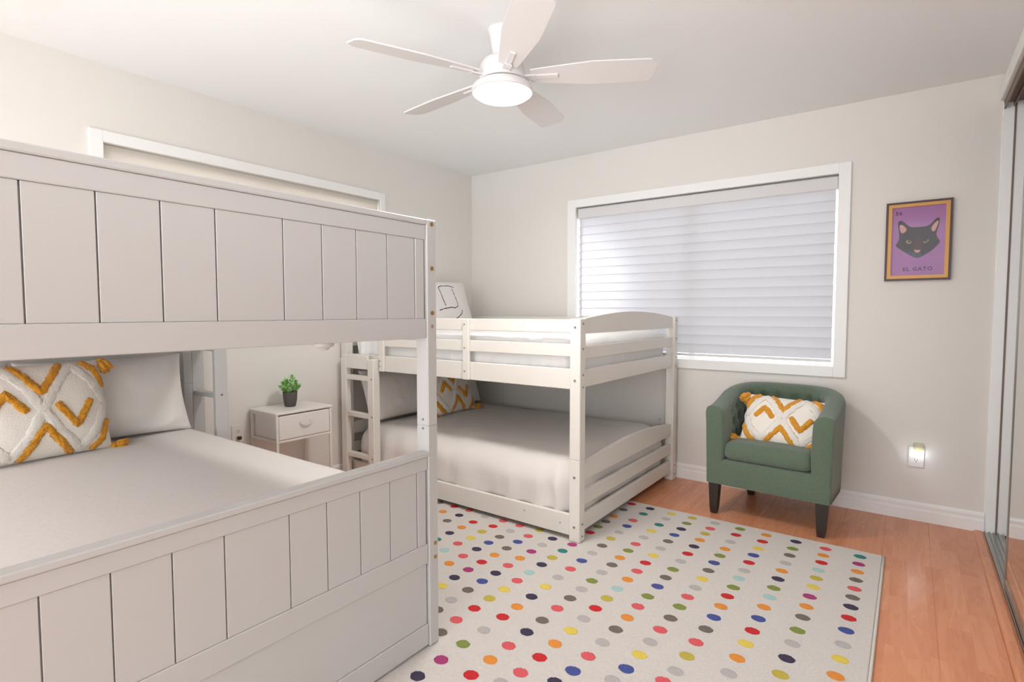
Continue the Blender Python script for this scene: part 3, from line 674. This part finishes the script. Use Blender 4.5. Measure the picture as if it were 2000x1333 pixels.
# ------------------------------------------------------------------ nightstand and plant
ns = thing('nightstand', 'small white nightstand with one drawer between the two bunk beds', 'nightstand', (.16, -1.945, 0))
nx0, nx1, ny0, ny1 = .022, .312, -2.135, -1.755
B(nx0-.004, nx1+.004, ny0-.004, ny1+.004, .592, .607, .003).build('tabletop', M_ttop, ns)
for x in (nx0, nx1-.016):
    for y in (ny0, ny1-.016):
        q = B(x, x+.016, y, y+.016, 0, .591, .002).build('leg', M_metalw, ns)
        if x > .1: bolt(q, (x+.008, y, .45), (0, -1, 0), .0035)
for z in (.424,):
    B(nx1-.016, nx1, ny0+.016, ny1-.016, z, z+.014, .002).build('crossbar', M_metalw, ns); B(nx0, nx0+.016, ny0+.016, ny1-.016, z, z+.014, .002).build('crossbar', M_metalw, ns)
    for y in (ny0, ny1-.016): B(nx0+.016, nx1-.016, y, y+.016, z, z+.014, .002).build('crossbar', M_metalw, ns)
for y in (ny0+.002, ny1-.014): B(nx0+.016, nx1-.016, y, y+.012, .578, .591, .002).build('crossbar', M_metalw, ns)
dr = B(nx0+.006, nx1+.002, ny0+.018, ny1-.018, .440, .584, .005).build('drawer', M_drawer, ns)
mb = MB(); yc = (ny0+ny1)/2; mb.tube([(nx1+.001, yc-.036, .535), (nx1+.012, yc-.034, .524), (nx1+.016, yc-.02, .514), (nx1+.017, yc, .510), (nx1+.016, yc+.02, .514), (nx1+.012, yc+.034, .524), (nx1+.001, yc+.036, .535)], .0045, n=8)
mb.build('handle', M_handle, dr if False else ns, smooth=True)
pl = thing('potted_plant', 'small leafy green plant in a dark grey pot standing on the white nightstand', 'plant', (.152, -1.945, .607))
mb = MB(); mb.lathe((.152, -1.945, .607), [(0, 0), (.029, 0), (.033, .004), (.041, .045), (.0435, .088), (.0435, .094), (.040, .094), (.039, .084), (0, .084)], 28)
mb.build('pot', M_pot, pl, smooth='auto')
st = MB(); lf = MB(); rnd = random.Random(4)
def leaf(mb_, p, d, ln, w, mi):
    d = d.normalized(); s_ = d.cross(Vector((rnd.uniform(-.3, .3), rnd.uniform(-.3, .3), 1))).normalized(); n_ = s_.cross(d)
    v = [p, p+d*ln*.35+s_*w*.5-n_*.001, p+d*ln*.35-s_*w*.5-n_*.001, p+d*ln*.4+n_*.002, p+d*ln*.75+s_*w*.35+n_*.0005, p+d*ln*.75-s_*w*.35+n_*.0005, p+d*ln-Vector((0, 0, .004))]
    mb_.add(v, [(0, 1, 3), (0, 3, 2), (1, 4, 3), (3, 5, 2), (3, 4, 6), (3, 6, 5)], mi)
base = Vector((.152, -1.945, .693))
for i in range(46):
    a = rnd.uniform(0, 2*PI); r_ = .062*math.sqrt(rnd.random()); hz = .015+.125*(1-(r_/.066)**1.4)*rnd.uniform(.45, 1.0)
    tip = base+Vector((math.cos(a)*r_, math.sin(a)*r_, hz)); root_ = base+Vector((math.cos(a)*r_*.3, math.sin(a)*r_*.3, -.005))
    st.tube([root_, root_.lerp(tip, .5)+Vector((0, 0, .006)), tip], .0012, n=5)
    for k_ in range(13):
        t = .25+.75*k_/12; p = root_.lerp(tip, t); an = k_*2.4+i; up_ = .35+.6*t
        leaf(lf, p, Vector((math.cos(an), math.sin(an), up_)), rnd.uniform(.022, .032), rnd.uniform(.010, .014), 0 if rnd.random() < .6 else 1)
    leaf(lf, tip, Vector((math.cos(a)*.3, math.sin(a)*.3, 1)), .022, .008, 1)
st.build('stems', M_leaf, pl); lf.build('foliage', [M_leaf, M_leafl], pl, kind='stuff')

# ------------------------------------------------------------------ ceiling fan
fx, fy = FAN
fan = thing('ceiling_fan', 'white five-blade ceiling fan with a glowing round light', 'ceiling fan', (fx, fy, H))
mb = MB(); mb.lathe((fx, fy, 0), [(0, H), (.062, H), (.062, H-.006), (.056, H-.030), (.048, H-.070), (.042, H-.115), (.040, H-.13), (0, H-.13)], 36); mb.build('canopy', M_fan, fan, smooth='auto', fixn=True)
mb = MB(); mb.cyl((fx, fy, 2.22), (0, 0, 1), .014, .12); mb.build('downrod', M_fan, fan, smooth='auto')
mb = MB(); mb.lathe((fx, fy, 0), [(0, 2.318), (.050, 2.318), (.082, 2.308), (.097, 2.285), (.102, 2.25), (.102, 2.222), (.098, 2.218), (0, 2.218)], 48); mb.build('motor_housing', M_fan, fan, smooth='auto', fixn=True)
mb = MB(); mb.lathe((fx, fy, 0), [(0, 2.210), (.100, 2.210), (.114, 2.206), (.130, 2.196), (.136, 2.180), (.137, 2.168), (.131, 2.165), (.1305, 2.170), (0, 2.172)], 48); mb.build('light_ring', M_fan, fan, smooth='auto', fixn=True)
mb = MB(); mb.lathe((fx, fy, 0), [(0, 2.138), (.05, 2.1395), (.09, 2.145), (.115, 2.154), (.127, 2.163), (.130, 2.169), (0, 2.169)], 48); mb.build('light_lens', M_lens, fan, smooth='auto', fixn=True)
ZB = 2.238
for k_ in range(5):
    ang = math.radians(29.5+72*k_); er = Vector((math.cos(ang), math.sin(ang), 0)); ep = Vector((-math.sin(ang), math.cos(ang), 0)); phi = math.radians(-13)
    w_ = ep*math.cos(phi)+Vector((0, 0, 1))*math.sin(phi); n_ = er.cross(w_)
    cen = Vector((fx, fy, ZB)); top = []; N = 30
    rs = [.125+.53*(i/N) for i in range(N+1)]
    def half(r_, sd):
        t = (r_-.125)/.53
        h = .040+.034*min(1, t/.5)**.9*(1 if t < .5 else 1)
        h *= 1-.06*max(0, (t-.6)/.4)
        rc = .03; e = (.53*(1-t))
        if e < rc: h -= rc*(1-math.sqrt(max(0, 1-((rc-e)/rc)**2)))
        return h
    outl = [(r_, half(r_, 1)) for r_ in rs]+[(r_+(.010 if i == 0 else 0), -half(r_, -1)) for i, r_ in enumerate(rs[::-1])]
    mb = MB(); n__ = len(outl)
    def bend(r_, h): return -.0
    U = [cen+er*r_+w_*h+n_*.003 for r_, h in outl]; D = [cen+er*r_+w_*h-n_*.003 for r_, h in outl]
    mb.add(U+D, [tuple(range(n__)), tuple(range(2*n__-1, n__-1, -1))]+[(j, (j+1) % n__, (j+1) % n__+n__, j+n__) for j in range(n__)])
    bl = mb.build('blade', M_fan, fan, fixn=True)
    mb = MB(); 
    for a0, a1, zz, wd in ((.085, .150, -.006, .017), (.145, .245, -.0035, .011)):
        P = []
        for r_ in (a0, a1):
            for h in (-wd, wd): P += [cen+er*r_+w_*h+n_*(zz-.006), cen+er*r_+w_*h+n_*(zz+.0005)]
        mb.add(P, [(0, 1, 3, 2), (4, 6, 7, 5), (0, 4, 5, 1), (2, 3, 7, 6), (0, 2, 6, 4), (1, 5, 7, 3)])
    mb.build('blade_bracket', M_fan, fan, fixn=True)

# ------------------------------------------------------------------ picture
pc = thing('framed_picture', 'framed purple print of a black cat head lettered EL GATO on the back wall', 'picture', (3.307, 0, 1.60))
px0, px1, pz0, pz1 = 3.157, 3.4575, 1.378, 1.8225
def frame4(x0, x1, z0, z1, w, ya, yb2, name, m_):
    mb = MB()
    O = [(x0, z0), (x1, z0), (x1, z1), (x0, z1)]; I = [(x0+w, z0+w), (x1-w, z0+w), (x1-w, z1-w), (x0+w, z1-w)]
    for k_ in range(4):
        a, b_, c, d = O[k_], O[(k_+1) % 4], I[(k_+1) % 4], I[k_]; mb.prism([a, b_, c, d], 1, ya, yb2)
    return mb.build(name, m_, pc, fixn=True)
frame4(px0, px1, pz0, pz1, .011, -.024, -.001, 'outer_frame', M_dframe)
frame4(px0+.011, px1-.011, pz0+.011, pz1-.011, .018, -.021, -.002, 'inner_frame', M_gold)
B(px0+.012, px1-.012, -.010, -.002, pz0+.012, pz1-.012, 0).build('print', M_purple, pc)
def flat(pts, d, name, m_, lab=None):
    mb = MB(); mb.prism(pts, 1, -.010-d-.0002, -.010-d+.0002); return mb.build(name, m_, pc, fixn=True, label=lab)
def smooth2(pts, it=2):
    for _ in range(it):
        q = []
        for a, b_ in zip(pts, pts[1:]+pts[:1]): q += [(a[0]*.75+b_[0]*.25, a[1]*.75+b_[1]*.25), (a[0]*.25+b_[0]*.75, a[1]*.25+b_[1]*.75)]
        pts = q
    return pts
head = [(3.2171, 1.7169), (3.2255, 1.7193), (3.2445, 1.708), (3.2688, 1.6811), (3.2855, 1.6775), (3.3185, 1.6785), (3.3446, 1.6781), (3.3604, 1.6887), (3.3851, 1.7184), (3.3977, 1.7231), (3.4027, 1.7146), (3.402, 1.6868), (3.3891, 1.644), (3.3916, 1.6157), (3.4049, 1.5986), (3.407, 1.5824), (3.387, 1.5598), (3.3716, 1.5408), (3.3302, 1.513), (3.3141, 1.5038), (3.2975, 1.5056), (3.2635, 1.5274), (3.2427, 1.5452), (3.2078, 1.5746), (3.2058, 1.5831), (3.2204, 1.609), (3.2213, 1.6337), (3.2167, 1.6755), (3.2124, 1.7049)]
flat(smooth2(head, 1), .0004, 'cat_head', M_cat)
flat([(3.2495, 1.5448), (3.2899, 1.538), (3.3067, 1.5287), (3.323, 1.5359), (3.3302, 1.515), (3.3141, 1.5058), (3.2975, 1.5076), (3.2635, 1.5294)], .0008, 'cat_jaw', M_catjaw)
flat(smooth2([(3.2824, 1.5631), (3.301, 1.6068), (3.3032, 1.6433), (3.3131, 1.6425), (3.3175, 1.6055), (3.332, 1.5597), (3.316, 1.5486), (3.2978, 1.5498)], 1), .0009, 'cat_muzzle', M_catmuz)
for e in ([(3.2198, 1.6835), (3.2261, 1.6995), (3.2417, 1.6898), (3.2593, 1.6635), (3.2313, 1.642)], [(3.3966, 1.7093), (3.3957, 1.6874), (3.3796, 1.6408), (3.3629, 1.6623), (3.3765, 1.6892)]): flat(smooth2(e, 1), .0010, 'cat_ear', M_pink)
flat(smooth2([(3.2894, 1.5524), (3.3061, 1.5484), (3.3242, 1.5488), (3.3164, 1.5363), (3.3066, 1.532), (3.2965, 1.5384)], 1), .0013, 'cat_nose', M_pink)
for e, pu in (([(3.2526, 1.6065), (3.266, 1.6075), (3.2814, 1.5981), (3.2718, 1.5844), (3.2565, 1.5897)], (3.268, 1.599)), ([(3.3326, 1.5941), (3.3438, 1.5984), (3.3581, 1.6084), (3.3568, 1.5963), (3.3443, 1.5851), (3.3345, 1.5859)], (3.345, 1.5965))):
    flat(smooth2(e, 1), .0013, 'cat_eye', M_eye); flat([(pu[0]+.0055*math.cos(k*PI/5), pu[1]+.0055*math.sin(k*PI/5)) for k in range(10)], .0017, 'pupil', M_pupil)
def text(s_, x, z, size, sp=1.0, off=0):
    cu = bpy.data.curves.new('lettering', 'FONT'); cu.body = s_; cu.size = size; cu.space_character = sp; cu.offset = off; cu.extrude = .0002
    t = bpy.data.objects.new('lettering', cu); C.objects.link(t); dg = bpy.context.evaluated_depsgraph_get(); me = bpy.data.meshes.new_from_object(t.evaluated_get(dg)); bpy.data.objects.remove(t); bpy.data.curves.remove(cu)
    o = bpy.data.objects.new('lettering', me); C.objects.link(o); me.materials.clear(); me.materials.append(M_text); o.parent = pc; o.location = (x-3.307, -.0118, z-1.60); o.rotation_euler = (PI/2, 0, 0); return o
text('56', 3.200, 1.7515, .030, 1.15, .0006); text('EL GATO', 3.2425, 1.433, .0285, 1.22, .0008)
B(px0+.028, px1-.028, -.0148, -.0140, pz0+.028, pz1-.028, 0).build('glass', M_pglass, pc)

# ------------------------------------------------------------------ outlets, night light
def outlet(p, ax, label, plug=False):
    o = thing('wall_outlet', label, 'outlet', p)
    if ax == 'y':
        bb = lambda x0, x1, d0, d1, z0, z1, b=.002: B(p[0]+x0, p[0]+x1, -d1, -d0, p[2]+z0, p[2]+z1, b)
    else:
        bb = lambda x0, x1, d0, d1, z0, z1, b=.002: B(d0, d1, p[1]+x0, p[1]+x1, p[2]+z0, p[2]+z1, b)
    bb(-.037, .037, 0.0005, .006, -.060, .060).build('plate', M_plate, o)
    for dz in (.020, -.020):
        bb(-.017, .017, .006, .0075, dz-.014, dz+.014).build('socket', M_plate, o)
        for dx in (-.006, .006): bb(dx-.0015, dx+.0015, .0075, .0079, dz, dz+.008, 0).build('slot', M_slot, o)
        bb(-.0025, .0025, .0075, .0079, dz-.009, dz-.004, 0).build('slot', M_slot, o)
    return o
outlet((3.339, 0, .368), 'y', 'white wall outlet right of the green armchair, holding the night light')
outlet((1.816, 0, .385), 'y', 'white wall outlet on the back wall seen through the low bunk')
outlet((0, -2.205, .455), 'x', 'white wall outlet between the foreground bunk ladder and the nightstand')
nl = thing('night_light', 'small glowing plug-in night light with a clear top in the outlet', 'night light', (3.352, -.008, .39))
mb = MB(); 
mb.lathe((3.348, -.030, .388), [(0, -.024), (.010, -.022), (.018, -.014), (.021, -.002), (.021, .014), (.018, .016), (0, .016)], 24); mb.build('lamp_dome', M_night, nl, smooth='auto', fixn=True)
B(3.322, 3.374, -.042, -.010, .406, .454, .006).build('clear_housing', M_nclear, nl)
B(3.338, 3.360, -.036, -.012, .404, .414, .003).build('sensor', M_nightg, nl)
B(3.330, 3.356, -.013, -.008, .362, .402, .001).build('plug_base', M_plate, nl)
cd = thing('charger_plug', 'dark plug in the outlet beside the foreground bunk ladder', 'plug', (.012, -2.2, .43))
B(.008, .030, -2.215, -2.192, .425, .445, .004).build('plug_body', M_leg, cd)

for o in bpy.data.objects:
    if '_o' in o: del o['_o']
